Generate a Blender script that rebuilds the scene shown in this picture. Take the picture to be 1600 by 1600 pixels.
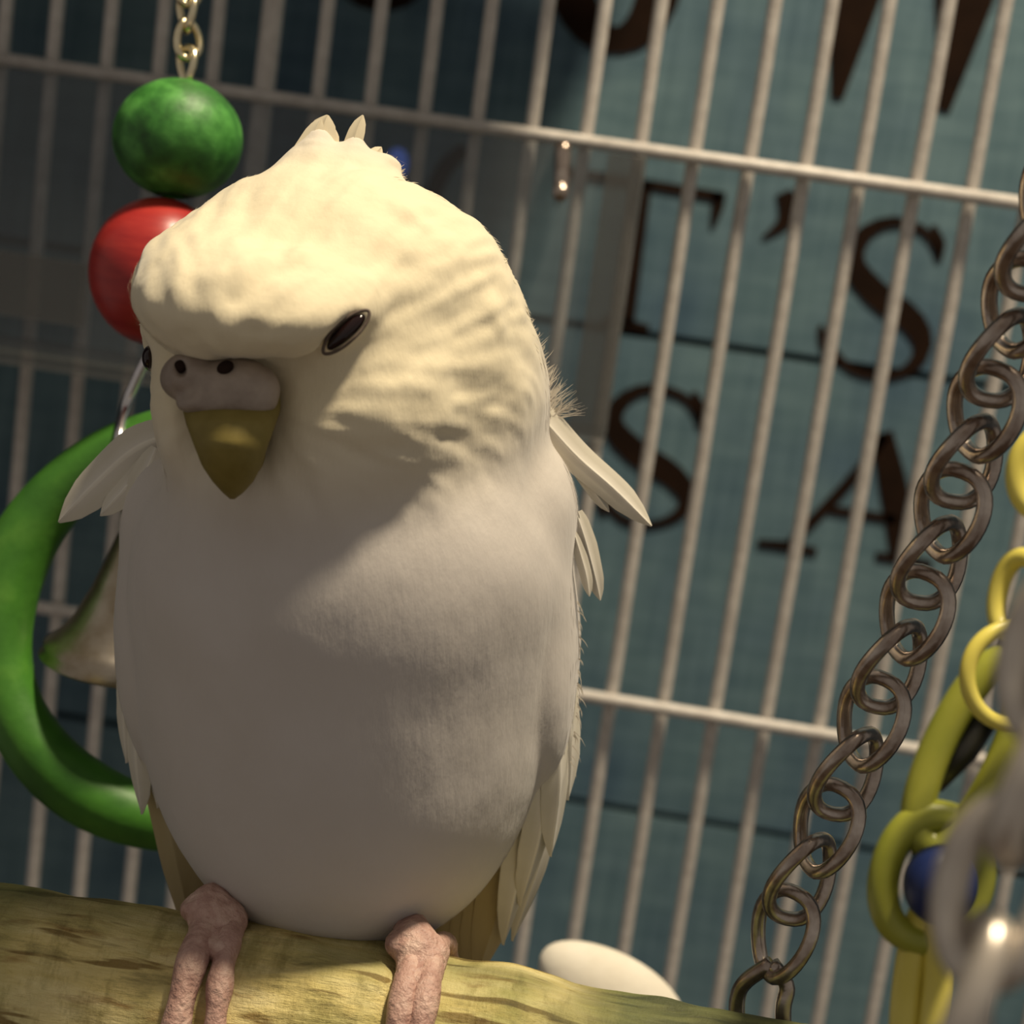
import bpy, math, random
import numpy as np
from mathutils import Vector, Matrix

# ------------------------------------------------------------------ clear
for o in list(bpy.data.objects):
    bpy.data.objects.remove(o)
sc = bpy.context.scene
COL = sc.collection
rng = np.random.default_rng(7)
random.seed(7)

# ------------------------------------------------------------------ camera
F = 3000.0                                   # focal length in pixels of the 1600 frame
PITCH, YAW, ROLL = 0.2078, -0.0727, 0.1393
CAM = np.array([0.0, 0.0, 1.40])
FWD = np.array([math.sin(YAW) * math.cos(PITCH), math.cos(YAW) * math.cos(PITCH), -math.sin(PITCH)])
_r0 = np.cross(FWD, [0, 0, 1.0]); _r0 /= np.linalg.norm(_r0)
_u0 = np.cross(_r0, FWD)
RGT = math.cos(ROLL) * _r0 + math.sin(ROLL) * _u0
UPV = -math.sin(ROLL) * _r0 + math.cos(ROLL) * _u0
cam = bpy.data.cameras.new('camera')
cam.sensor_width = 36.0
cam.sensor_fit = 'HORIZONTAL'
cam.lens = F / 1600.0 * 36.0
cam.clip_start = 0.01
cam.dof.use_dof = True
cam.dof.focus_distance = 0.248
cam.dof.aperture_fstop = cam.lens / 2.6
camo = bpy.data.objects.new('camera', cam)
COL.objects.link(camo)
camo.matrix_world = Matrix(((RGT[0], UPV[0], -FWD[0], CAM[0]), (RGT[1], UPV[1], -FWD[1], CAM[1]),
                            (RGT[2], UPV[2], -FWD[2], CAM[2]), (0, 0, 0, 1)))
sc.camera = camo

# ------------------------------------------------------------------ light
w = bpy.data.worlds.new('room_glow'); sc.world = w
w.use_nodes = True
bg = w.node_tree.nodes['Background']
bg.inputs[0].default_value = (1.0, 0.90, 0.80, 1)
bg.inputs[1].default_value = 0.23

def lamp(name, loc, target, energy, color, size):
    l = bpy.data.lights.new(name, 'AREA'); l.shape = 'DISK'; l.size = size
    l.energy = energy; l.color = color
    o = bpy.data.objects.new(name, l); COL.objects.link(o)
    o.location = loc
    o.rotation_euler = (Vector(target) - Vector(loc)).to_track_quat('-Z', 'Y').to_euler()
    return o
BIRD = CAM + 0.26 * FWD
lamp('ceiling_lamp', (BIRD[0] + 0.18, BIRD[1] + 0.005, BIRD[2] + 0.75), tuple(BIRD), 9.2, (1.0, 0.85, 0.62), 0.08)

sc.view_settings.view_transform = 'Standard'
sc.view_settings.look = 'None'
sc.view_settings.gamma = 1.0
sc.view_settings.use_curve_mapping = False
sc.view_settings.exposure = 0.0

SHADE_CLOTH_X, SHADE_CLOTH_Y = -0.008, CAM[1] + 0.372  # edges of the added cloth, placed by where its shadow falls on the bars

# ------------------------------------------------------------------ helpers
def P(px, py, d):
    """point in the place that a photo pixel sees at a given distance along the view axis"""
    return CAM + d * (FWD + (px - 800) / F * RGT - (py - 800) / F * UPV)

def on_plane(px, py, y):
    r = FWD + (px - 800) / F * RGT - (py - 800) / F * UPV
    return CAM + r * ((y - CAM[1]) / r[1])

WLOC = {}
def thing(name, loc, label, cat, group=None):
    o = bpy.data.objects.new(name, None); COL.objects.link(o)
    o.empty_display_size = 0.01
    o.location = tuple(loc); WLOC[o] = np.array(loc, float)
    o['label'] = label; o['category'] = cat
    if group: o['group'] = group
    return o

def tag(o, label=None, cat=None, kind=None):
    if label: o['label'] = label
    if cat: o['category'] = cat
    if kind: o['kind'] = kind
    return o

def mesh(name, verts, faces, mat, parent=None, smooth=True, label=None, kind=None):
    verts = np.asarray(verts, float)
    c = 0.5 * (verts.min(0) + verts.max(0))
    me = bpy.data.meshes.new(name)
    me.from_pydata((verts - c).tolist(), [], faces if isinstance(faces, list) else faces.tolist())
    if smooth:
        me.polygons.foreach_set('use_smooth', np.ones(len(me.polygons), bool))
    me.materials.append(mat)
    me.update()
    o = bpy.data.objects.new(name, me); COL.objects.link(o)
    WLOC[o] = c
    if parent is not None:
        o.parent = parent
        o.location = tuple(c - WLOC[parent])
    else:
        o.location = tuple(c)
    if label: o['label'] = label
    if kind: o['kind'] = kind
    return o

def unit(v):
    v = np.asarray(v, float)
    return v / (np.linalg.norm(v, axis=-1, keepdims=True) + 1e-12)

def frames(pts, closed=False, ref=None):
    pts = np.asarray(pts, float); n = len(pts)
    if closed:
        t = unit(np.roll(pts, -1, 0) - np.roll(pts, 1, 0))
    else:
        t = np.gradient(pts, axis=0); t = unit(t)
    nrm = np.zeros_like(t)
    r = np.array(ref if ref is not None else (0.3, 0.5, 0.81), float)
    a = unit(r - t[0] * (r @ t[0]))
    for i in range(n):
        a = unit(a - t[i] * (a @ t[i])); nrm[i] = a
    b = np.cross(t, nrm)
    return t, nrm, b

def tube(pts, rad, seg=10, closed=False, ref=None, flat=1.0):
    pts = np.asarray(pts, float); n = len(pts)
    rad = np.broadcast_to(np.asarray(rad, float), (n,))
    t, a, b = frames(pts, closed, ref)
    if closed:      # take out the leftover twist
        pass
    ang = np.linspace(0, 2 * math.pi, seg, endpoint=False)
    v = (pts[:, None, :] + rad[:, None, None] * (np.cos(ang)[None, :, None] * a[:, None, :]
         + flat * np.sin(ang)[None, :, None] * b[:, None, :])).reshape(-1, 3)
    f = []
    m = n if closed else n - 1
    shift = 0
    if closed:
        # match last ring with first one
        last = v[(n - 1) * seg:(n - 1) * seg + seg]; first = v[:seg]
        best = min(range(seg), key=lambda s: np.linalg.norm(last - np.roll(first, -s, 0)))
        shift = best
    for i in range(m):
        for j in range(seg):
            k = (j + 1) % seg
            if closed and i == n - 1:
                f.append((i * seg + j, i * seg + k, (k + shift) % seg, (j + shift) % seg))
            else:
                f.append((i * seg + j, i * seg + k, (i + 1) * seg + k, (i + 1) * seg + j))
    if not closed:
        c0 = len(v); v = np.vstack([v, pts[0], pts[-1]])
        for j in range(seg):
            k = (j + 1) % seg
            f.append((c0, k, j)); f.append((c0 + 1, (n - 1) * seg + j, (n - 1) * seg + k))
    return v, f

def spline(pts, n):
    """Catmull-Rom through the points"""
    p = np.asarray(pts, float)
    p = np.vstack([2 * p[0] - p[1], p, 2 * p[-1] - p[-2]])
    s = np.linspace(0, len(p) - 3 - 1e-9, n)
    i = s.astype(int); u = (s - i)[:, None]
    a, b, c, d = p[i], p[i + 1], p[i + 2], p[i + 3]
    return 0.5 * ((2 * b) + (-a + c) * u + (2 * a - 5 * b + 4 * c - d) * u**2 + (-a + 3 * b - 3 * c + d) * u**3)

def box(lo, hi):
    (x0, y0, z0), (x1, y1, z1) = lo, hi
    v = [(x0, y0, z0), (x1, y0, z0), (x1, y1, z0), (x0, y1, z0), (x0, y0, z1), (x1, y0, z1), (x1, y1, z1), (x0, y1, z1)]
    f = [(0, 3, 2, 1), (4, 5, 6, 7), (0, 1, 5, 4), (1, 2, 6, 5), (2, 3, 7, 6), (3, 0, 4, 7)]
    return v, f

def uvsphere(c, r, ax=None, seg=28, rings=18):
    ax = np.eye(3) if ax is None else np.asarray(ax, float)
    r = np.broadcast_to(np.asarray(r, float), (3,))
    v = [np.array([0, 0, 1.0])]
    for i in range(1, rings):
        th = math.pi * i / rings
        for j in range(seg):
            ph = 2 * math.pi * j / seg
            v.append(np.array([math.sin(th) * math.cos(ph), math.sin(th) * math.sin(ph), math.cos(th)]))
    v.append(np.array([0, 0, -1.0]))
    v = np.array(v)
    f = []
    for j in range(seg):
        f.append((0, 1 + j, 1 + (j + 1) % seg))
    for i in range(rings - 2):
        for j in range(seg):
            a = 1 + i * seg + j; b = 1 + i * seg + (j + 1) % seg
            f.append((a, a + seg, b + seg, b))
    L = len(v) - 1
    for j in range(seg):
        f.append((L, 1 + (rings - 2) * seg + (j + 1) % seg, 1 + (rings - 2) * seg + j))
    return np.asarray(c, float) + (v * r) @ ax, f

def lathe(prof, c, axis, seg=36):
    """prof: list of (radius, height along axis)"""
    axis = unit(axis); a = unit(np.cross(axis, [0.3, 0.9, 0.1])); b = np.cross(axis, a)
    ang = np.linspace(0, 2 * math.pi, seg, endpoint=False)
    v = []; f = []
    for r, h in prof:
        for t in ang:
            v.append(np.asarray(c) + axis * h + r * (math.cos(t) * a + math.sin(t) * b))
    for i in range(len(prof) - 1):
        for j in range(seg):
            k = (j + 1) % seg
            f.append((i * seg + j, i * seg + k, (i + 1) * seg + k, (i + 1) * seg + j))
    return np.array(v), f

# value noise, 3-D, vectorised
_tab = rng.random((32, 32, 32))
def vnoise(p):
    p = np.asarray(p, float); i = np.floor(p).astype(int); u = p - i
    u = u * u * (3 - 2 * u); i = i & 31; j = (i + 1) & 31
    g = lambda a, b, c: _tab[a, b, c]
    x0, y0, z0 = i.T; x1, y1, z1 = j.T
    ux, uy, uz = u.T
    l = lambda a, b, t: a + (b - a) * t
    return l(l(l(g(x0, y0, z0), g(x1, y0, z0), ux), l(g(x0, y1, z0), g(x1, y1, z0), ux), uy),
             l(l(g(x0, y0, z1), g(x1, y0, z1), ux), l(g(x0, y1, z1), g(x1, y1, z1), ux), uy), uz) * 2 - 1

# ------------------------------------------------------------------ materials
def mat(name):
    m = bpy.data.materials.new(name); m.use_nodes = True
    nt = m.node_tree
    return m, nt, nt.nodes['Principled BSDF']

def setp(b, **k):
    names = dict(color='Base Color', rough='Roughness', metal='Metallic', sss='Subsurface Weight', sheen='Sheen Weight',
                 spec='Specular IOR Level', trans='Transmission Weight', ior='IOR', alpha='Alpha', coat='Coat Weight')
    for a, v in k.items():
        if a == 'color': v = (*v, 1)
        b.inputs[names[a]].default_value = v

def node(nt, t, **k):
    n = nt.nodes.new(t)
    for a, v in k.items(): setattr(n, a, v)
    return n

def coords(nt, scale=(1, 1, 1), rot=(0, 0, 0)):
    tc = node(nt, 'ShaderNodeTexCoord'); mp = node(nt, 'ShaderNodeMapping')
    mp.inputs['Scale'].default_value = scale; mp.inputs['Rotation'].default_value = rot
    nt.links.new(tc.outputs['Object'], mp.inputs['Vector'])
    return mp.outputs[0]

def noise(nt, vec, scale, detail=4, rough=0.55):
    n = node(nt, 'ShaderNodeTexNoise')
    n.inputs['Scale'].default_value = scale; n.inputs['Detail'].default_value = detail
    n.inputs['Roughness'].default_value = rough
    nt.links.new(vec, n.inputs['Vector'])
    return n.outputs[0]

def ramp(nt, fac, stops):
    r = node(nt, 'ShaderNodeValToRGB')
    el = r.color_ramp.elements
    while len(el) < len(stops): el.new(0.5)
    for e, (p, c) in zip(el, stops):
        e.position = p; e.color = (*c, 1)
    nt.links.new(fac, r.inputs[0])
    return r.outputs[0]

def mixc(nt, fac, a, b, mode='MIX'):
    m = node(nt, 'ShaderNodeMix', data_type='RGBA', blend_type=mode)
    if isinstance(fac, float): m.inputs[0].default_value = fac
    else: nt.links.new(fac, m.inputs[0])
    for s, v in ((6, a), (7, b)):
        if isinstance(v, tuple): m.inputs[s].default_value = (*v, 1)
        else: nt.links.new(v, m.inputs[s])
    return m.outputs[2]

def bump(nt, b, h, strength=0.4, dist=0.001):
    n = node(nt, 'ShaderNodeBump')
    n.inputs['Strength'].default_value = strength; n.inputs['Distance'].default_value = dist
    nt.links.new(h, n.inputs['Height']); nt.links.new(n.outputs[0], b.inputs['Normal'])

def noisy(name, stops, scale, rough=0.6, metal=0.0, bmp=0.3, bscale=None, dist=0.0006, stretch=(1, 1, 1), **k):
    m, nt, b = mat(name)
    v = coords(nt, stretch)
    nt.links.new(ramp(nt, noise(nt, v, scale), stops), b.inputs['Base Color'])
    setp(b, rough=rough, metal=metal, **k)
    if bmp: bump(nt, b, noise(nt, v, bscale or scale * 3), bmp, dist)
    return m

M = {}
M['bar'] = noisy('cage_white_enamel', [(0.3, (0.50, 0.46, 0.42)), (0.7, (0.66, 0.62, 0.57))], 300, 0.42, 0, 0.35, 900, 0.0003)
M['floor'] = noisy('brown_floor_boards', [(0.3, (0.16, 0.10, 0.06)), (0.7, (0.24, 0.16, 0.10))], 6, 0.5, 0, 0.1, stretch=(1, 6, 1))
M['wall'] = noisy('navy_wall_paint', [(0.3, (0.015, 0.04, 0.065)), (0.7, (0.02, 0.05, 0.08))], 8, 0.8, 0, 0.1)

m, nt, b = mat('teal_painted_wood')
v1 = coords(nt, (14, 1, 1)); v2 = coords(nt, (1, 1, 6)); v3 = coords(nt)
g1 = ramp(nt, noise(nt, v1, 26, 4), [(0.35, (0.080, 0.150, 0.185)), (0.65, (0.150, 0.245, 0.280))])
g2 = ramp(nt, noise(nt, v2, 40, 3), [(0.35, (0.085, 0.160, 0.190)), (0.65, (0.150, 0.245, 0.275))])
gm = mixc(nt, noise(nt, v3, 9, 2), g1, g2)
g3 = ramp(nt, noise(nt, v3, 16, 3), [(0.36, (0.38, 0.48, 0.66)), (0.58, (1, 1, 1))])
nt.links.new(mixc(nt, 0.75, gm, g3, 'MULTIPLY'), b.inputs['Base Color'])
setp(b, rough=0.75)
bump(nt, b, noise(nt, v1, 30), 0.3, 0.001)
M['teal'] = m
M['letter'] = noisy('dark_brown_letter_stain', [(0.3, (0.010, 0.005, 0.003)), (0.7, (0.022, 0.010, 0.005))], 60, 0.8, 0, 0.2, spec=0.1)
M['steel'] = noisy('tarnished_steel', [(0.35, (0.27, 0.205, 0.165)), (0.65, (0.58, 0.51, 0.45))], 260, 0.27, 0.9, 0.25, 500, 0.0003)
M['zinc'] = noisy('dull_zinc', [(0.3, (0.55, 0.49, 0.42)), (0.7, (0.70, 0.64, 0.56))], 260, 0.36, 0.6, 0.2, 500, 0.0003)
M['brass'] = noisy('gilt_chain_metal', [(0.3, (0.75, 0.62, 0.36)), (0.7, (0.92, 0.84, 0.60))], 200, 0.18, 1.0, 0.0)
M['wire'] = noisy('bright_wire', [(0.3, (0.6, 0.58, 0.55)), (0.7, (0.75, 0.72, 0.75))], 200, 0.2, 1.0, 0.0)
M['bell'] = noisy('nickel_bell', [(0.3, (0.30, 0.24, 0.16)), (0.7, (0.56, 0.50, 0.42))], 140, 0.36, 1.0, 0.25, 160, 0.0006)
M['green'] = noisy('green_dyed_wood', [(0.30, (0.016, 0.085, 0.012)), (0.50, (0.040, 0.19, 0.026)), (0.68, (0.095, 0.34, 0.060))], 210, 0.5, 0, 0.35, 420, 0.0004)
M['greenring'] = noisy('green_dyed_ring', [(0.30, (0.030, 0.125, 0.012)), (0.55, (0.062, 0.22, 0.020)), (0.75, (0.13, 0.33, 0.040))], 75, 0.5, 0, 0.3, 300, 0.0004)
M['red'] = noisy('red_dyed_wood', [(0.3, (0.30, 0.015, 0.018)), (0.7, (0.48, 0.040, 0.030))], 90, 0.35, 0, 0.1, 300, 0.0003, stretch=(1, 1, 5))
M['yellow'] = noisy('yellow_plastic', [(0.3, (0.72, 0.62, 0.10)), (0.7, (0.82, 0.72, 0.16))], 60, 0.35, 0, 0.0)
M['olive'] = noisy('lime_plastic', [(0.3, (0.28, 0.31, 0.035)), (0.7, (0.42, 0.42, 0.06))], 60, 0.35, 0, 0.0, sss=0.0)
M['black'] = noisy('black_plastic', [(0.3, (0.012, 0.012, 0.010)), (0.7, (0.025, 0.024, 0.020))], 60, 0.4, 0, 0.0)
M['blue'] = noisy('blue_plastic', [(0.3, (0.008, 0.018, 0.085)), (0.7, (0.012, 0.028, 0.13))], 60, 0.45, 0, 0.0)
M['cuttle'] = noisy('chalky_cuttlebone', [(0.3, (0.76, 0.70, 0.58)), (0.7, (0.86, 0.81, 0.70))], 120, 0.8, 0, 0.2, 500)
M['shade_cloth'] = noisy('charcoal_shade_cloth', [(0.3, (0.02, 0.02, 0.025)), (0.7, (0.04, 0.04, 0.05))], 80, 0.95, 0, 0.4, 900)

m, nt, b = mat('smoky_clear_plastic')
setp(b, color=(0.24, 0.25, 0.26), rough=0.22)
tr = node(nt, 'ShaderNodeBsdfTransparent'); tr.inputs[0].default_value = (0.86, 0.88, 0.90, 1)
mx = node(nt, 'ShaderNodeMixShader')
nz = node(nt, 'ShaderNodeMapRange'); nz.inputs[3].default_value = 0.13; nz.inputs[4].default_value = 0.24
nt.links.new(noise(nt, coords(nt), 30, 3), nz.inputs[0])
nt.links.new(nz.outputs[0], mx.inputs[0])
nt.links.new(tr.outputs[0], mx.inputs[1]); nt.links.new(b.outputs[0], mx.inputs[2])
nt.links.new(mx.outputs[0], nt.nodes['Material Output'].inputs[0])
M['plastic'] = m

m, nt, b = mat('frosted_plastic_wall')
setp(b, color=(0.13, 0.13, 0.125), rough=0.4)
tr = node(nt, 'ShaderNodeBsdfTransparent'); mx = node(nt, 'ShaderNodeMixShader'); mx.inputs[0].default_value = 0.45
nt.links.new(tr.outputs[0], mx.inputs[1]); nt.links.new(b.outputs[0], mx.inputs[2])
nt.links.new(mx.outputs[0], nt.nodes['Material Output'].inputs[0])
M['frost'] = m

# weathered peeled branch
m, nt, b = mat('peeled_branch')
vl = coords(nt, (1.0, 5.0, 5.0)); vv = coords(nt, (2.6, 1, 1)); vo = coords(nt)
base = ramp(nt, noise(nt, vl, 55, 6, 0.65), [(0.28, (0.22, 0.18, 0.06)), (0.42, (0.74, 0.60, 0.23)), (0.62, (0.90, 0.77, 0.38))])
green = ramp(nt, noise(nt, vo, 34, 4, 0.6), [(0.40, (1, 1, 1)), (0.58, (0.36, 0.42, 0.24))])
c1 = mixc(nt, 0.8, base, green, 'MULTIPLY')
brown = ramp(nt, noise(nt, vl, 90, 3), [(0.60, (1, 1, 1)), (0.74, (0.42, 0.26, 0.12))])
c1 = mixc(nt, 0.8, c1, brown, 'MULTIPLY')
crk = noise(nt, coords(nt, (0.5, 6.0, 6.0)), 70, 3, 0.5)
c1 = mixc(nt, 0.85, c1, ramp(nt, crk, [(0.36, (0.30, 0.22, 0.10)), (0.41, (1, 1, 1))]), 'MULTIPLY')
rings = ramp(nt, noise(nt, vv, 75, 5, 0.7), [(0.36, (0.48, 0.46, 0.32)), (0.50, (1, 1, 1))])
c1 = mixc(nt, 0.7, c1, rings, 'MULTIPLY')
at = node(nt, 'ShaderNodeAttribute'); at.attribute_name = 'moss'
mossc = ramp(nt, noise(nt, vl, 80, 5), [(0.35, (0.035, 0.050, 0.018)), (0.62, (0.15, 0.17, 0.055))])
c1 = mixc(nt, at.outputs['Fac'], c1, mossc)
nt.links.new(c1, b.inputs['Base Color'])
setp(b, rough=0.62)
bump(nt, b, mixc(nt, 0.5, noise(nt, vl, 160, 6, 0.7), noise(nt, vv, 120, 5, 0.7)), 0.9, 0.0012)
M['branch'] = m

# plumage: yellow on the head; white body darkened to hold some breast shade
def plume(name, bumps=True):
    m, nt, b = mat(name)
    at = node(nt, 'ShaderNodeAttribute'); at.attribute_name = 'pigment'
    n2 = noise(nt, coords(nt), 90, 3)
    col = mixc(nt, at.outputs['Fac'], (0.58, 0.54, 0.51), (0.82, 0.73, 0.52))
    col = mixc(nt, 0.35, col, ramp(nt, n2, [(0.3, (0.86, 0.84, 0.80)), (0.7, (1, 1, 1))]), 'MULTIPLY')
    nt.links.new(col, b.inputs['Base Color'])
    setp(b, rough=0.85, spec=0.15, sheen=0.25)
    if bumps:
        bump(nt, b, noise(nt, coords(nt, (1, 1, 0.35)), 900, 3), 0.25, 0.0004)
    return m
M['plume'] = plume('plumage_greyed_body')
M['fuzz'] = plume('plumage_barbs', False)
m, nt, b = mat('flight_feather')
at = node(nt, 'ShaderNodeAttribute'); at.attribute_name = 'rib'
rb = ramp(nt, at.outputs['Fac'], [(0.0, (0.66, 0.62, 0.52)), (0.86, (0.72, 0.68, 0.60)), (1.0, (0.86, 0.82, 0.72))])
nt.links.new(mixc(nt, 0.5, rb, ramp(nt, noise(nt, coords(nt), 160, 4), [(0.3, (0.82, 0.80, 0.76)), (0.7, (1, 1, 1))]), 'MULTIPLY'), b.inputs['Base Color'])
setp(b, rough=0.6, spec=0.25, sheen=0.2)
M['feather'] = m
M['wingfeather'] = noisy('cream_yellow_flight_feather', [(0.3, (0.42, 0.33, 0.16)), (0.7, (0.54, 0.45, 0.26))], 120, 0.6, 0, 0.3, 700, 0.0003, stretch=(1, 1, 0.3))
M['skin'] = noisy('pink_scaly_skin', [(0.3, (0.36, 0.20, 0.165)), (0.5, (0.50, 0.31, 0.255)), (0.72, (0.64, 0.45, 0.37))], 420, 0.5, 0, 0.9, 900, 0.0006, sss=0.0)
M['claw'] = noisy('horn_claw', [(0.3, (0.42, 0.32, 0.20)), (0.7, (0.58, 0.46, 0.30))], 300, 0.35, 0, 0.1)
M['beak'] = noisy('horn_yellow_beak', [(0.3, (0.17, 0.13, 0.028)), (0.7, (0.27, 0.215, 0.06))], 160, 0.5, 0, 0.25, 500, 0.0003, spec=0.3)
M['cere'] = noisy('taupe_cere', [(0.3, (0.24, 0.19, 0.155)), (0.7, (0.40, 0.33, 0.27))], 220, 0.45, 0, 0.6, 420, 0.0005)
M['eye'] = noisy('dark_eye', [(0.3, (0.010, 0.004, 0.004)), (0.7, (0.018, 0.007, 0.007))], 100, 0.12, 0, 0.0)
M['nostril'] = noisy('nostril_hollow', [(0.3, (0.016, 0.010, 0.008)), (0.7, (0.03, 0.018, 0.014))], 300, 0.9, 0, 0.0, spec=0.05)
M['lid'] = noisy('eyelid_skin', [(0.3, (0.075, 0.05, 0.038)), (0.7, (0.13, 0.095, 0.07))], 300, 0.6, 0, 0.4, 700, 0.0003)
M['led'] = mat('blue_glow')[0]
_b = M['led'].node_tree.nodes['Principled BSDF']
_b.inputs['Base Color'].default_value = (0.05, 0.1, 0.4, 1)
_b.inputs['Emission Color'].default_value = (0.12, 0.2, 0.6, 1); _b.inputs['Emission Strength'].default_value = 0.35

# ------------------------------------------------------------------ setting: wall behind
WY = CAM[1] + 0.60
v, f = box((-1.6, -2.4, -0.05), (1.6, WY + 0.05, 0.0))
tag(mesh('floor', v, f, M['floor'], smooth=False), 'brown wooden room floor far below the cage', None, 'structure')
v, f = box((-1.6, WY, 0.0), (1.6, WY + 0.05, 2.9))
tag(mesh('wall_back', v, f, M['wall'], smooth=False), 'dark navy painted wall behind the wooden sign', None, 'structure')

# ------------------------------------------------------------------ wooden sign with brown letters
SY = CAM[1] + 0.560                     # face of the boards
sign = thing('wooden_sign', (0.0, SY, 1.0), 'teal painted wooden board sign with dark brown serif lettering behind the cage', 'sign')
z_gap1 = on_plane(1000, 522, SY)[2]; z_gap2 = on_plane(1000, 1268, SY)[2]
zs = [z_gap2 - 0.14, z_gap2, z_gap1, z_gap1 + 0.14, z_gap1 + 0.28]
for a, bb in zip(zs[:-1], zs[1:]):
    v, f = box((-0.30, SY, a + 0.0012), (0.26, SY + 0.014, bb - 0.0012))
    mesh('plank', v, f, M['teal'], sign, smooth=False)

def stroke(pts, wid, n=28):
    """flat tapered pen stroke on the sign face, 2 mm proud"""
    p = spline(np.array(pts, float), n) if len(pts) > 2 else np.linspace(pts[0], pts[1], 6)
    wv = np.interp(np.linspace(0, 1, len(p)), np.linspace(0, 1, len(wid)), wid) * 0.5
    t = np.gradient(p, axis=0); t /= np.linalg.norm(t, axis=1)[:, None]
    nn = np.stack([-t[:, 1], t[:, 0]], 1)
    A = p + nn * wv[:, None]; B = p - nn * wv[:, None]
    return A, B
def letter(strokes):
    V = []; Fc = []
    for pts, wid in strokes:
        A, B = stroke(pts, wid); n = len(A); o = len(V)
        for yy in (SY - 0.0006, SY + 0.0005):
            for q in (A, B):
                for x, y in q: V.append(on_plane(x, y, SY) + np.array([0, yy - SY, 0]))
        for i in range(n - 1):
            a0, a1, b0, b1 = o + i, o + i + 1, o + n + i, o + n + i + 1
            c = 2 * n
            Fc += [(a0, b0, b1, a1), (a0 + c, a1 + c, b1 + c, b0 + c), (a0, a1, a1 + c, a0 + c), (b0, b0 + c, b1 + c, b1)]
        for i in (0, n - 1):
            Fc.append((o + i, o + 2 * n + i, o + 3 * n + i, o + n + i))
    mesh('letter', V, Fc, M['letter'], sign, smooth=False)
def poly_O(cx, cy, rx, ry):
    t = np.linspace(0, 2 * math.pi, 17)
    return [([(cx + rx * math.sin(a), cy - ry * math.cos(a)) for a in t], [40, 62, 76, 62, 40, 62, 76, 62, 40])]
letter(poly_O(598, -128, 70, 125))
letter(poly_O(962, -62, 74, 125))
letter([([(1368, -190), (1308, 154)], [150, 84, 18]), ([(1436, -150), (1440, -190)], [60, 90]), ([(1536, -170), (1475, 174)], [160, 90, 18])])
letter([([(1004, 284), (990, 400), (976, 506)], [30, 28, 30]), ([(880, 268), (1000, 286), (1128, 308)], [15, 15, 17]),
        ([(1124, 300), (1121, 326), (1113, 356)], [22, 18, 6]), ([(884, 264), (880, 290), (872, 312)], [20, 18, 6]),
        ([(942, 499), (976, 505), (1014, 514)], [12, 16, 12])])
letter([([(1224, 300), (1233, 322), (1222, 350), (1192, 372)], [24, 34, 20, 5])])
S = lambda p, w: [(p, w)]
letter([([(1466, 402), (1448, 364), (1398, 346), (1350, 366), (1334, 412), (1372, 462), (1424, 500), (1442, 542), (1418, 578),
          (1372, 588), (1322, 572), (1290, 522)], [8, 14, 16, 22, 32, 42, 44, 38, 24, 16, 12, 14, 8]),
        ([(1458, 352), (1468, 380), (1466, 408)], [8, 18, 10]), ([(1282, 508), (1288, 535), (1296, 560)], [8, 18, 10])])
letter([([(1093, 660), (1074, 624), (1022, 606), (974, 624), (958, 664), (996, 708), (1050, 742), (1074, 778), (1054, 808),
          (1010, 820), (966, 806), (938, 766)], [8, 14, 14, 20, 30, 40, 42, 36, 22, 14, 12, 14, 8]),
        ([(1084, 612), (1095, 640), (1092, 668)], [8, 18, 9]), ([(930, 752), (937, 780), (944, 806)], [8, 16, 9])])
letter([([(1378, 676), (1396, 760), (1412, 866)], [34, 44, 42]), ([(1384, 680), (1320, 760), (1232, 852)], [14, 17, 16]),
        ([(1296, 796), (1345, 803), (1400, 812)], [14, 14, 14]), ([(1184, 848), (1228, 853), (1276, 862)], [12, 16, 12]),
        ([(1368, 868), (1410, 874), (1456, 882)], [12, 16, 12])])
letter([([(728, 232), (694, 266), (668, 330), (660, 400)], [22, 26, 24, 20])])

# ------------------------------------------------------------------ cage back panel
CY = CAM[1] + 0.4263
X0, Z1, Z2 = -0.14648, CAM[2] - 0.00594, CAM[2] - 0.12946
cage = thing('bird_cage', (0, CY, Z2 - 0.2), 'white enamelled wire bird cage panel of upright bars and crossbars behind the parakeet', 'cage')
ZB, ZT = Z2 - 0.125, Z1 + 0.112
for i in range(-7, 26):
    x = X0 + 0.012 * i
    r = 0.0024 if i == 4 else 0.00155
    yy = CY + (0.0009 if i % 2 else 0)
    zz = np.linspace(ZB, ZT, 9)
    jx = 0.00025 * vnoise(np.stack([zz * 30, np.full(9, i * 3.7), np.zeros(9)], 1))
    v, f = tube(np.stack([x + jx, np.full(9, yy), zz], 1), r, 10)
    mesh('upright_bar', v, f, M['bar'], cage)
for z in (Z1 + 0.110, Z1, Z2, Z2 - 0.1235):
    v, f = tube([(X0 - 0.09, CY - 0.0028, z), (0.0, CY - 0.0028, z), (X0 + 0.012 * 25.6, CY - 0.0028, z)], 0.0015, 10)
    mesh('crossbar', v, f, M['bar'], cage)

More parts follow.
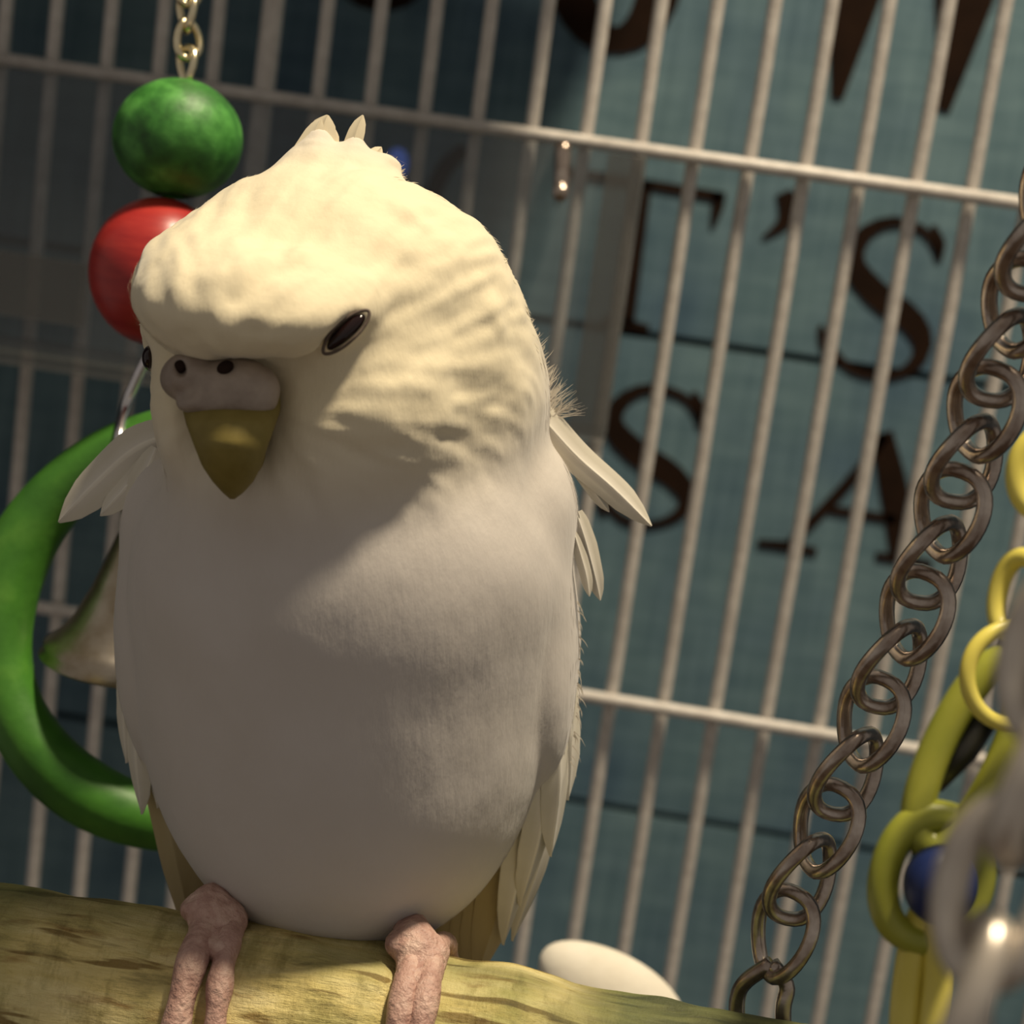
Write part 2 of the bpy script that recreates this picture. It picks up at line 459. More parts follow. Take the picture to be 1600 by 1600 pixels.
# added unseen cloth over the cage's rear left top and side, shading the left bars
cz = Z1 + 0.115; cxr = SHADE_CLOTH_X; cyf = SHADE_CLOTH_Y
nu, nv = 40, 24
prof_ = [(cxr - 0.30 + 0.0, cz - 0.42), (cxr - 0.30, cz - 0.02), (cxr - 0.28, cz), (cxr, cz)]
pp = np.array(prof_); sl_ = np.r_[0, np.cumsum(np.linalg.norm(np.diff(pp, axis=0), axis=1))]
V = []; fc = []
for side_ in (0, 1):
    for i in range(nu):
        ss = sl_[-1] * i / (nu - 1)
        x = np.interp(ss, sl_, pp[:, 0]); z = np.interp(ss, sl_, pp[:, 1])
        for j in range(nv):
            y = cyf + (CY + 0.10 - cyf) * j / (nv - 1)
            wob = 0.0025 * math.sin(y * 70 + i * 0.5) + 0.002 * math.sin(i * 0.9)
            V.append((x - (wob if z < cz - 0.01 else 0) - side_ * 0.002, y, z + (wob * 0.5 if z >= cz - 0.01 else 0) + side_ * 0.002))
for i in range(nu - 1):
    for j in range(nv - 1):
        a = i * nv + j; o2 = nu * nv
        fc.append((a, a + 1, a + nv + 1, a + nv)); fc.append((o2 + a, o2 + a + nv, o2 + a + nv + 1, o2 + a + 1))
tag(mesh('added_shade_cloth', V, fc, M['shade_cloth']), 'added unseen charcoal cloth above the rear corner of the cage, shading the left bars', 'cloth')

# ------------------------------------------------------------------ clear feeder box on the bars
FY = CY - 0.022
fa = on_plane(1002, 246, FY); fb = on_plane(946, 700, FY)
fx1 = 0.5 * (fa[0] + fb[0]); fzt = fa[2]; fzb = fb[2]
fx0 = fx1 - 0.20
feed = thing('plastic_feeder', ((fx0 + fx1) / 2, FY, fzb), 'clear smoky plastic feeder tray hooked on the cage bars behind the parakeet', 'feeder')
def fbox(name, lo, hi, m): 
    v, f = box(lo, hi); return mesh(name, v, f, m, feed, smooth=False)
fbox('front_panel', (fx0, FY, fzb + 0.002), (fx1 - 0.002, FY + 0.0015, fzt), M['plastic'])
fbox('side_wall', (fx1 - 0.0018, FY, fzb + 0.002), (fx1, FY + 0.0185, fzt), M['frost'])
fbox('edge_flange', (fx1 - 0.0075, FY - 0.0015, fzb + 0.002), (fx1, FY - 0.0001, fzt), M['frost'])
fbox('floor_panel', (fx0, FY - 0.004, fzb - 0.001), (fx1, FY + 0.0185, fzb + 0.0018), M['frost'])
zl = on_plane(60, 400, FY)[2]; zl2 = on_plane(60, 500, FY)[2]
fbox('label_strip', (fx0, FY - 0.0012, zl2), (fx0 + 0.085, FY - 0.0002, zl), M['frost'])
hk = [on_plane(880, 225, FY - 0.001), on_plane(879, 262, FY - 0.002), on_plane(877, 296, FY - 0.003), on_plane(876, 302, FY - 0.007)]
v, f = tube(spline(hk, 12), 0.0018, 8)
mesh('hook', v, f, M['steel'], feed)

# small blue light behind the bars
v, f = uvsphere(on_plane(620, 256, SY - 0.012), (0.0032, 0.003, 0.0045))
o = mesh('indicator_light', v, f, M['led'])
tag(o, 'tiny blue glowing indicator light on the sign behind the crest', 'light')

# ------------------------------------------------------------------ cuttlebone behind the perch
cbx = unit(RGT * 0.8 - UPV * 0.62); cbz = unit(FWD - 0.15 * UPV); cbz = unit(cbz - cbx * (cbz @ cbx)); cby = np.cross(cbz, cbx)
v, f = uvsphere((0, 0, 0), 1.0, seg=40, rings=24)
k = 0.35 / F
t_ = v[:, 0].copy()
wdt = 1.0 + 0.18 * t_                                   # one end blunter than the other
v = np.stack([v[:, 0] * 135 * k, v[:, 1] * 78 * k * wdt, v[:, 2] * 50 * k], 1)
c = P(955, 1568, 0.35)
v = c + v[:, :1] * cbx + v[:, 1:2] * cby + v[:, 2:3] * cbz
o = mesh('cuttlebone', v, f, M['cuttle'])
tag(o, 'smooth cream rounded cuttlebone showing just above the perch behind it', 'cuttlebone')

# ------------------------------------------------------------------ swing: branch perch and steel chain
DP = 0.2535
PC = P(520, 1622, DP)                   # a point on the branch axis
AX = np.array([1.0, 0, 0])
PR = 152 * DP / F                       # branch radius
swing = thing('perch_swing', PC + AX * 0.02 - np.array([0, 0, PR]), 'rough yellow green branch perch swing hung on a tarnished steel chain', 'perch')
NS, NA = 260, 72
xs = np.linspace(-0.085, 0.105, NS)
ang = np.linspace(0, 2 * math.pi, NA, endpoint=False)
X, A = np.meshgrid(xs, ang, indexing='ij')
px_of = 520 + X / (DP / F) * 0.99
q = np.stack([X.ravel() * 60, np.cos(A).ravel() * 1.4, np.sin(A).ravel() * 1.4], 1)
q2 = np.stack([X.ravel() * 220, np.cos(A).ravel() * 7, np.sin(A).ravel() * 7], 1)
rr = np.full(X.size, PR)
rr += PR * (0.035 * vnoise(q) + 0.034 * vnoise(q * 3.1 + 5) + 0.016 * vnoise(q2))
pf = px_of.ravel(); aa = A.ravel()
step = lambda e, s: 1 / (1 + np.exp(-(pf - e) / s))
# peeled sleeve between the feet, thinner left end and knuckle to the right
rr += PR * 0.045 * (step(355, 4) - step(600, 3))
rr -= PR * 0.02 * (1 - step(262, 4))
rr += PR * 0.05 * np.exp(-((pf - 790) / 60) ** 2) - PR * 0.05 * step(860, 40)
# long ledge of peeled bark along the upper front on the left
ledge = 1 / (1 + np.exp((aa - 2.15) / 0.04)) if False else 1 / (1 + np.exp((np.cos(aa - 2.2) - 0.86) / -0.03))
rr += PR * 0.03 * ledge * (1 - step(590, 5))
v = np.stack([PC[0] + X.ravel(), PC[1] + rr * np.cos(aa), PC[2] + rr * np.sin(aa)], 1)
f = []
for i in range(NS - 1):
    for j in range(NA):
        kx = (j + 1) % NA
        f.append((i * NA + j, (i + 1) * NA + j, (i + 1) * NA + kx, i * NA + kx))
n0 = len(v); v = np.vstack([v, [PC[0] + xs[0], PC[1], PC[2]], [PC[0] + xs[-1], PC[1], PC[2]]])
for j in range(NA):
    kx = (j + 1) % NA
    f.append((n0, j, kx)); f.append((n0 + 1, (NS - 1) * NA + kx, (NS - 1) * NA + j))
br = mesh('branch', v, f, M['branch'], swing, label='rough yellow green peeled branch')
al = br.data.attributes.new('moss', 'FLOAT', 'POINT')
mo = np.clip((pf - 780) / 180, 0, 1) * 0.9
mo = np.maximum(mo, np.clip((np.sin(aa) - 0.80) * 4, 0, 0.75) * (0.5 + 0.5 * vnoise(q * 2 + 9)))
al.data.foreach_set('value', np.append(mo, [0, 0]).astype(np.float32))

def link(c, axis, side, hl, hw, wire, name, m, parent, twist=0.5, seg=10, n=36):
    """curb-chain link: an oval ring of wire, twisted about the chain axis"""
    axis = unit(axis); side = unit(side - axis * (side @ axis)); nrm = np.cross(axis, side)
    t = np.linspace(0, 2 * math.pi, n, endpoint=False)
    u = hl * np.cos(t); s = hw * np.sign(np.sin(t)) * np.abs(np.sin(t)) ** 0.8
    th = twist * np.cos(t)
    p = c + u[:, None] * axis + (s * np.cos(th))[:, None] * side + (s * np.sin(th))[:, None] * nrm
    v, f = tube(p, wire, seg, closed=True)
    return mesh(name, v, f, m, parent)

links_px = [(1222, 1458, 0.2550), (1254, 1374, 0.2525), (1290, 1293, 0.2500), (1326, 1210, 0.2470), (1360, 1126, 0.2440),
            (1394, 1042, 0.2410), (1428, 960, 0.2380), (1456, 880, 0.2350), (1484, 800, 0.2320), (1510, 722, 0.2290),
            (1538, 642, 0.2260), (1566, 560, 0.2230), (1594, 476, 0.2200), (1624, 392, 0.2170), (1656, 306, 0.2140), (1690, 218, 0.2110),
            (1724, 128, 0.2080), (1760, 36, 0.2050)]
lp = np.array([P(*q) for q in links_px])
for i, c in enumerate(lp):
    ax = lp[min(i + 1, len(lp) - 1)] - lp[max(i - 1, 0)]
    d = np.linalg.norm(lp[min(i + 1, len(lp) - 1)] - lp[max(i - 1, 0)]) / (2 if 0 < i < len(lp) - 1 else 1)
    sd = math.radians(28 if i % 2 else -48)
    side = RGT * math.cos(sd) + FWD * math.sin(sd)
    link(c, ax, side, d * 0.5 + 0.0020, 0.0043, 0.00100, 'chain_link', M['steel'], swing, 0.35)
# staple that ties the chain to the branch
s0 = P(1206, 1505, 0.256)
for e in ((1152, 1562, 0.259), (1224, 1574, 0.256)):
    e_ = P(*e)
    md = 0.5 * (s0 + e_) + 0.0012 * RGT * (1 if e[0] > 1190 else -1)
    v, f = tube(spline([s0, md, e_, e_ - 0.004 * UPV], 14), 0.0011, 10)
    mesh('staple_leg', v, f, M['steel'], swing)

# ------------------------------------------------------------------ nearer chain at the right
nearc = thing('steel_chain', P(1480, 1760, 0.128), 'heavy pale grey steel chain hanging loose in front of the yellow plastic toy', 'chain')
np_px = [(1470, 1770), (1516, 1580), (1562, 1392), (1612, 1206), (1664, 1020), (1716, 834), (1768, 650), (1820, 466), (1872, 282), (1924, 98), (1976, -86), (2028, -270)]
nl = np.array([P(x, y, 0.128 + 0.001 * i) for i, (x, y) in enumerate(np_px)])
for i, c in enumerate(nl):
    ax = nl[min(i + 1, len(nl) - 1)] - nl[max(i - 1, 0)]
    sd = math.radians(70 if i % 2 else -25)
    side = RGT * math.cos(sd) + FWD * math.sin(sd)
    link(c, ax, side, 0.0057, 0.0033, 0.00135, 'chain_link', M['zinc'], nearc, 0.3)

# ------------------------------------------------------------------ plastic chain toy
DT = 0.33
ptoy = thing('plastic_link_toy', P(1450, 1760, DT), 'yellow and lime plastic link toy with a dark blue bead', 'toy')
kt = DT / F
def plink(c, ax_px, hl, hw, wire, m, tilt, name='plastic_link'):
    ax = ax_px[0] * RGT - ax_px[1] * UPV
    sd = np.cross(unit(ax), -FWD); sd = unit(sd * math.cos(tilt) + FWD * math.sin(tilt))
    return link(P(*c, DT), ax, sd, hl * kt, hw * kt, wire * kt, name, m, ptoy, 0.0, 12, 48)
plink((1516, 1178), (-0.42, 0.9), 155, 50, 27, M['olive'], 0.2)
plink((1456, 1372), (-0.25, 0.95), 98, 74, 25, M['olive'], 0.0)
plink((1440, 1560), (-0.1, 1), 135, 24, 25, M['yellow'], 0.5)
plink((1592, 930), (-0.2, 0.98), 60, 40, 16, M['yellow'], 0.9)
plink((1640, 740), (-0.1, 0.98), 62, 52, 16, M['yellow'], 0.1)
v, f = uvsphere(P(1469, 1382, DT - 0.006), (0.0062, 0.0060, 0.0068)); mesh('bead', v, f, M['blue'], ptoy, label='dark blue plastic bead')
v, f = tube([P(1462, 1232, DT + 0.004), P(1500, 1170, DT + 0.004), P(1545, 1110, DT + 0.004)], [0.0012, 0.0032, 0.0026], 12); mesh('black_tab', v, f, M['black'], ptoy)
v, f = uvsphere(P(1602, 1022, DT + 0.012), (0.005, 0.005, 0.006)); mesh('black_bead', v, f, M['black'], ptoy)
t = np.linspace(0, 2 * math.pi, 48, endpoint=False)
c = P(1578, 1056, DT - 0.012)
ring = c + 0.0076 * np.cos(t)[:, None] * unit(RGT * 0.95 + FWD * 0.2) + 0.0079 * np.sin(t)[:, None] * UPV
v, f = tube(ring, 0.00135, 12, closed=True); mesh('plastic_ring', v, f, M['yellow'], ptoy, label='bright yellow plastic ring')

# ------------------------------------------------------------------ bead toy with green ring and bell
DB = 0.312; kb = DB / F
btoy = thing('bead_toy', P(280, 1300, DB), 'hanging bird toy with green and red wooden beads, green ring and bell', 'toy')
for i, (x, y) in enumerate([(292, 104), (294, 62), (292, 20), (294, -22), (296, -64), (297, -106)]):
    sd = math.radians(35 if i % 2 else -50)
    link(P(x, y, DB), UPV, RGT * math.cos(sd) + FWD * math.sin(sd), 29 * kb, 19 * kb, 6.5 * kb, 'chain_link', M['brass'], btoy, 0.4, 8, 28)
upw = np.array([0, 0, 1.0])
def bead(px, py, rx, ry, m, lab, hole=0.22):
    prof = []
    for a in np.linspace(math.asin(hole), math.pi - math.asin(hole), 22):
        prof.append((rx * kb * math.sin(a), ry * kb * math.cos(a)))
    prof += [(hole * rx * kb * 0.8, -ry * kb * 0.6), (hole * rx * kb * 0.8, ry * kb * 0.6), prof[0]]
    v, f = lathe(prof[::-1], P(px, py, DB), unit(UPV + 0.05 * RGT), 40)
    mesh('bead', v, f, m, btoy, label=lab)
bead(278, 217, 101, 93, M['green'], 'mottled green wooden bead')
bead(247, 425, 107, 116, M['red'], 'glossy red wooden bead')
wp = [P(262, 310, DB), P(247, 425, DB), P(240, 530, DB), P(216, 588, DB), P(196, 636, DB - 0.001), P(186, 690, DB - 0.006), P(196, 735, DB - 0.004), P(212, 750, DB + 0.002)]
v, f = tube(spline(wp, 40), 9.0 * kb, 10); mesh('wire_hook', v, f, M['wire'], btoy)
t = np.linspace(0, 2 * math.pi, 72, endpoint=False)
ra = 300 * kb
ring = P(300, 988, DB) + ra * np.cos(t)[:, None] * RGT + 1.0 * ra * np.sin(t)[:, None] * UPV + (0.04 * ra * np.sin(3 * t))[:, None] * FWD
v, f = tube(ring, (50 + 3 * np.sin(5 * t)) * kb, 20, closed=True); mesh('ring', v, f, M['greenring'], btoy, label='chunky green wooden ring')
bell_top = P(228, 818, DB); bax = np.array([0.0, 0.0, -1.0])
prof = [(2, 0), (26, 3), (42, 20), (56, 60), (74, 110), (98, 160), (122, 190), (140, 204), (136, 211), (146, 222), (138, 228), (122, 214), (94, 172), (66, 110), (46, 50), (20, 16), (1, 12)]
v, f = lathe([(r * kb, h * kb) for r, h in prof], bell_top, bax, 40)
bell = mesh('bell', v, f, M['bell'], btoy, label='silvery metal bell')
v, f = uvsphere(bell_top + bax * 205 * kb, 24 * kb); mesh('clapper', v, f, M['bell'], bell)
v, f = tube([bell_top - bax * 60 * kb, bell_top, bell_top + bax * 190 * kb], 6 * kb, 8); mesh('bell_wire', v, f, M['wire'], bell)

# ------------------------------------------------------------------ the parakeet
# local frame: camera-aligned axes, unit = one photo pixel at the bird's distance
DBIRD = 0.262; U = DBIRD / F
def L(px, py, z):
    s = (F - z) / F
    return np.array([(px - 800) * s, -(py - 800) * s, z])
def W(p):
    p = np.asarray(p, float)
    return CAM + DBIRD * FWD + U * (p[..., 0:1] * RGT + p[..., 1:2] * UPV - p[..., 2:3] * FWD)
def toL(wp):
    d = (np.asarray(wp) - CAM - DBIRD * FWD) / U
    return np.array([d @ RGT, d @ UPV, -(d @ FWD)])
def rotz(a):
    c, s = math.cos(a), math.sin(a); return np.array([[c, s, 0], [-s, c, 0], [0, 0, 1]])
def rotx(a):
    c, s = math.cos(a), math.sin(a); return np.array([[1, 0, 0], [0, c, s], [0, -s, c]])
def roty(a):
    c, s = math.cos(a), math.sin(a); return np.array([[c, 0, -s], [0, 1, 0], [s, 0, c]])
def ell(p, px, py, z, rx, ry, rz, R=None):
    q = p - L(px, py, z)
    if R is not None: q = q @ R.T
    r = np.array([rx, ry, rz], float) * (F - z) / F
    k0 = np.linalg.norm(q / r, axis=-1); k1 = np.linalg.norm(q / (r * r), axis=-1) + 1e-9
    return k0 * (k0 - 1) / k1
def cap(p, a, b, ra, rb):
    a = np.asarray(a, float); b = np.asarray(b, float); ab = b - a
    h = np.clip(((p - a) @ ab) / (ab @ ab), 0, 1)
    return np.linalg.norm(p - a - h[..., None] * ab, axis=-1) - (ra + (rb - ra) * h)
def smin(a, b, k):
    h = np.clip(0.5 + 0.5 * (b - a) / k, 0, 1)
    return b + (a - b) * h - k * h * (1 - h)
def smax(a, b, k): return -smin(-a, -b, k)

EYE = (541, 519)
def base_sdf(p):
    torso = ell(p, 545, 1045, -20, 305, 420, 300, rotx(0.10))
    belly = ell(p, 538, 1145, -45, 276, 312, 270)
    breast = ell(p, 545, 890, 50, 322, 270, 285)
    d = smin(torso, breast, 130); d = smin(d, belly, 110)
    wr = ell(p, 842, 970, -80, 64, 260, 180, rotz(0.02))
    wl = ell(p, 245, 960, -90, 54, 235, 170, rotz(0.0))
    d = smin(d, wr, 26); d = smin(d, wl, 26)
    neck = ell(p, 585, 720, 20, 255, 240, 260)
    d = smin(d, neck, 60)
    d = smin(d, ell(p, 812, 800, 0, 92, 120, 140), 30)
    d = smin(d, ell(p, 285, 800, -30, 85, 110, 130), 40)
    nape = ell(p, 715, 555, -20, 120, 190, 180, rotz(0.5))
    d = smin(d, nape, 40)
    d = smin(d, ell(p, 705, 615, 95, 140, 135, 170), 70)           # fills the side of the neck
    head = ell(p, 522, 505, 130, 298, 242, 250, rotz(-0.10))
    head = smin(head, ell(p, 343, 450, 312, 136, 92, 190, rotx(0.40)), 46)    # forehead
    head = smin(head, ell(p, 440, 468, 348, 160, 78, 172, rotx(0.40)), 46)     # brow
    head = smin(head, ell(p, 560, 652, 255, 168, 145, 150), 60)     # cheek
    head = smin(head, ell(p, 470, 745, 235, 170, 112, 140), 45)     # bib
    head = smin(head, ell(p, 300, 650, 215, 55, 110, 110), 50)
    head = smin(head, ell(p, 528, 275, 110, 80, 42, 70), 36)        # crest root
    head = smin(head, cap(p, L(470, 310, 150), L(498, 218, 130), 52, 16), 34)   # tufts of the crest
    head = smin(head, cap(p, L(540, 310, 150), L(556, 226, 130), 42, 11), 22)
    head = smin(head, cap(p, L(570, 310, 150), L(600, 264, 125), 44, 17), 24)
    return smin(d, head, 60)
def zsurf(px, py, fn):
    z = np.linspace(750, -300, 1051)
    s_ = (F - z) / F
    p = np.stack([(px - 800) * s_, -(py - 800) * s_, z], 1)
    d = fn(p); i = int(np.argmax(d < 0))
    return float(z[i])
ZE = zsurf(EYE[0], EYE[1], base_sdf)
GR = [L(x, y, zsurf(x, y, base_sdf) + 2) for x, y in ((562, 506), (520, 538), (490, 556), (430, 566))]
def body_sdf(p):
    d = base_sdf(p)
    for a_, b_ in zip(GR[:-1], GR[1:]):
        d = smax(d, -cap(p, a_, b_, 8, 7), 16)
    sock = ell(p, EYE[0], EYE[1], ZE + 4, 44, 17, 26, rotz(0.75))
    return smax(d, -sock, 14)

def surface_nets(fn, lo, hi, h):
    n = [int((b - a) / h) + 1 for a, b in zip(lo, hi)]
    ax = [lo[i] + h * np.arange(n[i]) for i in range(3)]
    vals = np.empty(n)
    for i, x in enumerate(ax[0]):
        Y, Z = np.meshgrid(ax[1], ax[2], indexing='ij')
        vals[i] = fn(np.stack([np.full(Y.shape, x), Y, Z], -1))
    ins = vals < 0
    acc = np.zeros([k - 1 for k in n] + [3]); cnt = np.zeros([k - 1 for k in n])
    base = np.stack(np.meshgrid(*[np.arange(k - 1) for k in n], indexing='ij'), -1).astype(float)
    corners = [(a, b, c) for a in (0, 1) for b in (0, 1) for c in (0, 1)]
    sl = lambda c: tuple(slice(c[i], n[i] - 1 + c[i]) for i in range(3))
    for a in corners:
        for d in range(3):
            if a[d] == 0:
                b2 = list(a); b2[d] = 1
                va, vb = vals[sl(a)], vals[sl(b2)]
                cr = (va < 0) != (vb < 0)
                with np.errstate(divide='ignore', invalid='ignore'):
                    t = np.where(cr, va / (va - vb), 0)
                for e in range(3):
                    acc[..., e] += np.where(cr, (a[e] + (t if e == d else 0)), 0)
                cnt += cr
    mask = cnt > 0
    idx = -np.ones(mask.shape, int); idx[mask] = np.arange(mask.sum())
    v = (base[mask] + acc[mask] / cnt[mask][:, None]) * h + np.array(lo)
    F_ = []
    for d in range(3):
        e1, e2 = [(1, 2), (2, 0), (0, 1)][d]
        s0 = [slice(1, n[i] - 1) for i in range(3)]; s1 = list(s0)
        s0[d] = slice(0, n[d] - 1); s1[d] = slice(1, n[d])
        a, b2 = ins[tuple(s0)], ins[tuple(s1)]
        for flip in (0, 1):
            cr = np.argwhere((a & ~b2) if not flip else (~a & b2))
            if not len(cr): continue
            off = np.array([1, 1, 1]); off[d] = 0
            c = cr + off
            def cell(da, db):
                q = c.copy(); q[:, e1] -= da; q[:, e2] -= db
                return idx[q[:, 0], q[:, 1], q[:, 2]]
            quad = np.stack([cell(1, 1), cell(0, 1), cell(0, 0), cell(1, 0)], 1)
            F_.append(quad if not flip else quad[:, ::-1])
    return v, np.vstack(F_)

bird = thing('parakeet', W(toL(PC) + np.array([0, 150, 0])), 'white and cream parakeet with ruffled feathers perched on the branch, head tilted', 'bird')

bv, bf = surface_nets(body_sdf, (-720, -760, -460), (200, 640, 520), 6.5)
def grad(p, fn, e=2.0):
    g = np.stack([fn(p + np.eye(3)[i] * e) - fn(p - np.eye(3)[i] * e) for i in range(3)], -1)
    return unit(g)
bn = grad(bv, body_sdf)
def headness(p):
    """1 on the head, 0 on the body"""
    return 1 / (1 + np.exp(np.clip((ell(p, 505, 520, 210, 360, 300, 400)) / 22, -30, 30)))
# soft folds and clumps of feathers
hd = headness(bv)
FD = np.array([-0.25, -0.95, 0.0])
BEAK = L(362, 640, 430)
def flow(p, n):
    h = headness(p)[:, None]
    away = unit(p - BEAK)
    down = np.array([0.0, -1.0, -0.15])
    f = h * away + (1 - h) * down
    f = f - n * (f * n).sum(1)[:, None]
    return unit(f)
fl = flow(bv, bn)
lng = bv - 0.72 * fl * 0
fold = 6.0 * vnoise(bv / 95.0) + 2.2 * vnoise(bv / 42.0 + 7)
fold *= (0.35 + 0.65 * hd)
fold += (1 - hd) * 3.5 * vnoise(bv / np.array([120.0, 260.0, 120.0]) + 3)
lic = np.zeros(len(bv)); lic2 = np.zeros(len(bv))
for k_ in range(-5, 6):
    lic += vnoise((bv + fl * 7.0 * k_) / 17.0) / 11
    lic2 += vnoise((bv + fl * 12.0 * k_) / 34.0 + 11) / 11
fold += (0.07 + 0.93 * hd) * (6.5 * lic + 7.5 * lic2)
def SP(x, y): return L(x, y, zsurf(x, y, base_sdf))
def ridge(p, a, b, wdt, amp):
    return amp * np.exp(-(cap(p, a, b, 0, 0) / wdt) ** 2)
fold += ridge(bv, SP(255, 350), SP(470, 402), 16, 9)
fold += ridge(bv, SP(330, 440), SP(480, 392), 20, 7)
fold -= ridge(bv, SP(370, 470), SP(470, 420), 16, 6)
fold += ridge(bv, SP(640, 330), SP(780, 500), 20, 7)
eye_d = np.linalg.norm(bv - L(EYE[0], EYE[1], ZE), axis=1)
fold *= np.clip((eye_d - 30) / 60, 0, 1)
bv = bv + bn * fold[:, None]
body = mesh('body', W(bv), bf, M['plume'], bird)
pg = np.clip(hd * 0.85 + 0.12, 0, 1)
pg = pg * np.clip((bv[:, 1] + 120) / 260, 0.12, 1)          # yellow on crown, bib nearer the darkened body tone
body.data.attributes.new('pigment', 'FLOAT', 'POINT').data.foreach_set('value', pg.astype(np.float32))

# fine barbs lying over the body
def add_fuzz(N):
    q = bf
    a, b2, c = bv[q[:, 0]], bv[q[:, 1]], bv[q[:, 2]]
    ar = np.linalg.norm(np.cross(b2 - a, c - a), axis=1)
    pick = rng.choice(len(q), N, p=ar / ar.sum())
    uu, vv_ = rng.random((2, N, 1))
    d4 = bv[q[pick, 3]]
    p = (1 - uu) * ((1 - vv_) * a[pick] + vv_ * d4) + uu * ((1 - vv_) * b2[pick] + vv_ * c[pick])
    n = unit(bn[q[pick, 0]] + bn[q[pick, 2]])
    ok = (np.linalg.norm(p - L(EYE[0], EYE[1], ZE), axis=1) > 50)
    ok &= cap(p, L(365, 610, 400), L(362, 720, 420), 66, 50) > 0
    ok &= cap(p, L(290, 590, 380), L(300, 600, 380), 40, 40) > 0
    ok &= cap(p, L(560, 508, 420), L(400, 568, 445), 16, 16) > 0
    hp = headness(p)
    ok &= rng.random(N) < np.clip((0.30 - n[:, 2]) * 2.0, 0, 0.5)
    p, n = p[ok], n[ok]; N = len(p)
    f_ = flow(p, n)
    h = headness(p)
    clump = vnoise(p / 30.0)
    side = np.cross(n, f_)
    Ln = (24 + 14 * rng.random(N) + 6 * (1 - h))[:, None]
    dirj = f_ + side * (0.3 * clump + 0.12 * rng.normal(size=N))[:, None]
    lift = (0.002 + 0.022 * rng.random(N) ** 2 + 0.012 * h * np.clip(clump, 0, 1))[:, None]
    p0 = p - n * 0.5
    p1 = p0 + Ln * (0.5 * dirj + n * (lift + 0.012))
    p2 = p0 + Ln * (1.0 * dirj + n * (lift * 1.5))
    sd = unit(np.cross(dirj, n))
    wd = (0.6 + 0.5 * rng.random(N))[:, None]
    V = np.stack([p0 - sd * wd, p0 + sd * wd, p1 - sd * wd * 0.8, p1 + sd * wd * 0.8, p2], 1).reshape(-1, 3)
    o = (np.arange(N) * 5)[:, None]
    quads = (o + np.array([[0, 1, 3, 2]])); tris = (o + np.array([[2, 3, 4]]))
    fs = quads.tolist() + tris.tolist()
    ob = mesh('plumage', W(V), fs, M['fuzz'], body, kind='stuff')
    nw = n
    nw = nw[:, 0:1] * RGT + nw[:, 1:2] * UPV - nw[:, 2:3] * FWD
    ob.data.normals_split_custom_set_from_vertices(np.repeat(nw, 5, 0).tolist())
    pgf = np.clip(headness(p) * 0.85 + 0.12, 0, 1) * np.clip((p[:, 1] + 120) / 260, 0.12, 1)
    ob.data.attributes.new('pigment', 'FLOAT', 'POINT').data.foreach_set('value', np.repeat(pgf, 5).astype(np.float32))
add_fuzz(70000)

# eye, eyelids
ze = ZE - 12
E3 = rotz(0.75)
v, f = uvsphere((0, 0, 0), (34, 12, 14), seg=32, rings=20)
v = v @ E3 + L(EYE[0], EYE[1], ze + 2)
eye = mesh('eye', W(v), f, M['eye'], bird, label='dark half closed eye')
t = np.linspace(0, 2 * math.pi, 40, endpoint=False)
rim = np.stack([41 * np.cos(t), 14 * np.sin(t) * (0.75 + 0.25 * np.abs(np.sin(t))), 10 - 10 * np.abs(np.cos(t))], 1) @ E3 + L(EYE[0], EYE[1], ze + 5)
v, f = tube(rim, 2.4, 8, closed=True); mesh('eyelid', W(v), f, M['lid'], eye)
# far eye on the hidden side of the head
c = L(238, 560, 190)
v, f = uvsphere((0, 0, 0), (14, 20, 34)); v = v + c
eye2 = mesh('eye', W(v), f, M['eye'], bird)

# cere with two nostrils
def cere_sdf(p):
    d = ell(p, 370, 606, 400, 68, 48, 48, rotz(-0.08))
    d = smin(d, ell(p, 298, 588, 386, 48, 40, 46, rotz(0.25)), 7)
    d = smin(d, ell(p, 352, 632, 406, 76, 22, 38), 14)
    d = smax(d, -ell(p, 352, 574, 446, 15, 11, 22, rotz(0.5)), 8)
    d = smax(d, -ell(p, 281, 574, 424, 9, 15, 22, rotz(0.3)), 8)
    return d
cc = L(340, 600, 395)
cv, cf = surface_nets(cere_sdf, tuple(cc - 130), tuple(cc + 130), 4.5)
cere = mesh('cere', W(cv), cf, M['cere'], bird, label='grey taupe fleshy cere with nostrils')
for x, y, z in ((352, 574, 432), (281, 573, 410)):
    v, f = uvsphere(L(x, y, z), (12, 9, 6), rotz(0.5)); mesh('nostril', W(v), f, M['nostril'], cere)

# hooked upper bill and the lower bill behind it
secs = [(362, 610, 368, 66, 40), (362, 640, 386, 67, 44), (361, 664, 408, 60, 46), (361, 695, 422, 50, 40), (362, 728, 416, 40, 31),
        (364, 752, 406, 28, 22), (364, 770, 396, 14, 13), (363, 780, 390, 3, 3)]
V = []; n = 28
tt = np.linspace(0, 1, 26); sec = np.array(secs, float)
si = np.stack([np.interp(tt, np.linspace(0, 1, len(secs)), sec[:, k]) for k in range(5)], 1)
for x, y, z, rx, rz in si:
    c = L(x, y, z)
    for j in range(n):
        a = 2 * math.pi * j / n
        ca, sa = math.cos(a), math.sin(a)
        keel = 1 + 0.10 * max(sa, 0) ** 6
        V.append(c + np.array([rx * np.sign(ca) * abs(ca) ** 0.9, 0, rz * sa * keel]))
fc = [(i * n + j, i * n + (j + 1) % n, (i + 1) * n + (j + 1) % n, (i + 1) * n + j) for i in range(len(si) - 1) for j in range(n)]
fc = [q[::-1] for q in fc]
fc.append(tuple((len(si) - 1) * n + j for j in range(n))[::-1]); fc.append(tuple(range(n)))
mesh('upper_bill', W(np.array(V)), fc, M['beak'], bird, label='olive yellow hooked bill')
v, f = uvsphere(L(372, 705, 372), (38, 42, 30)); mesh('lower_bill', W(v), f, M['beak'], bird)

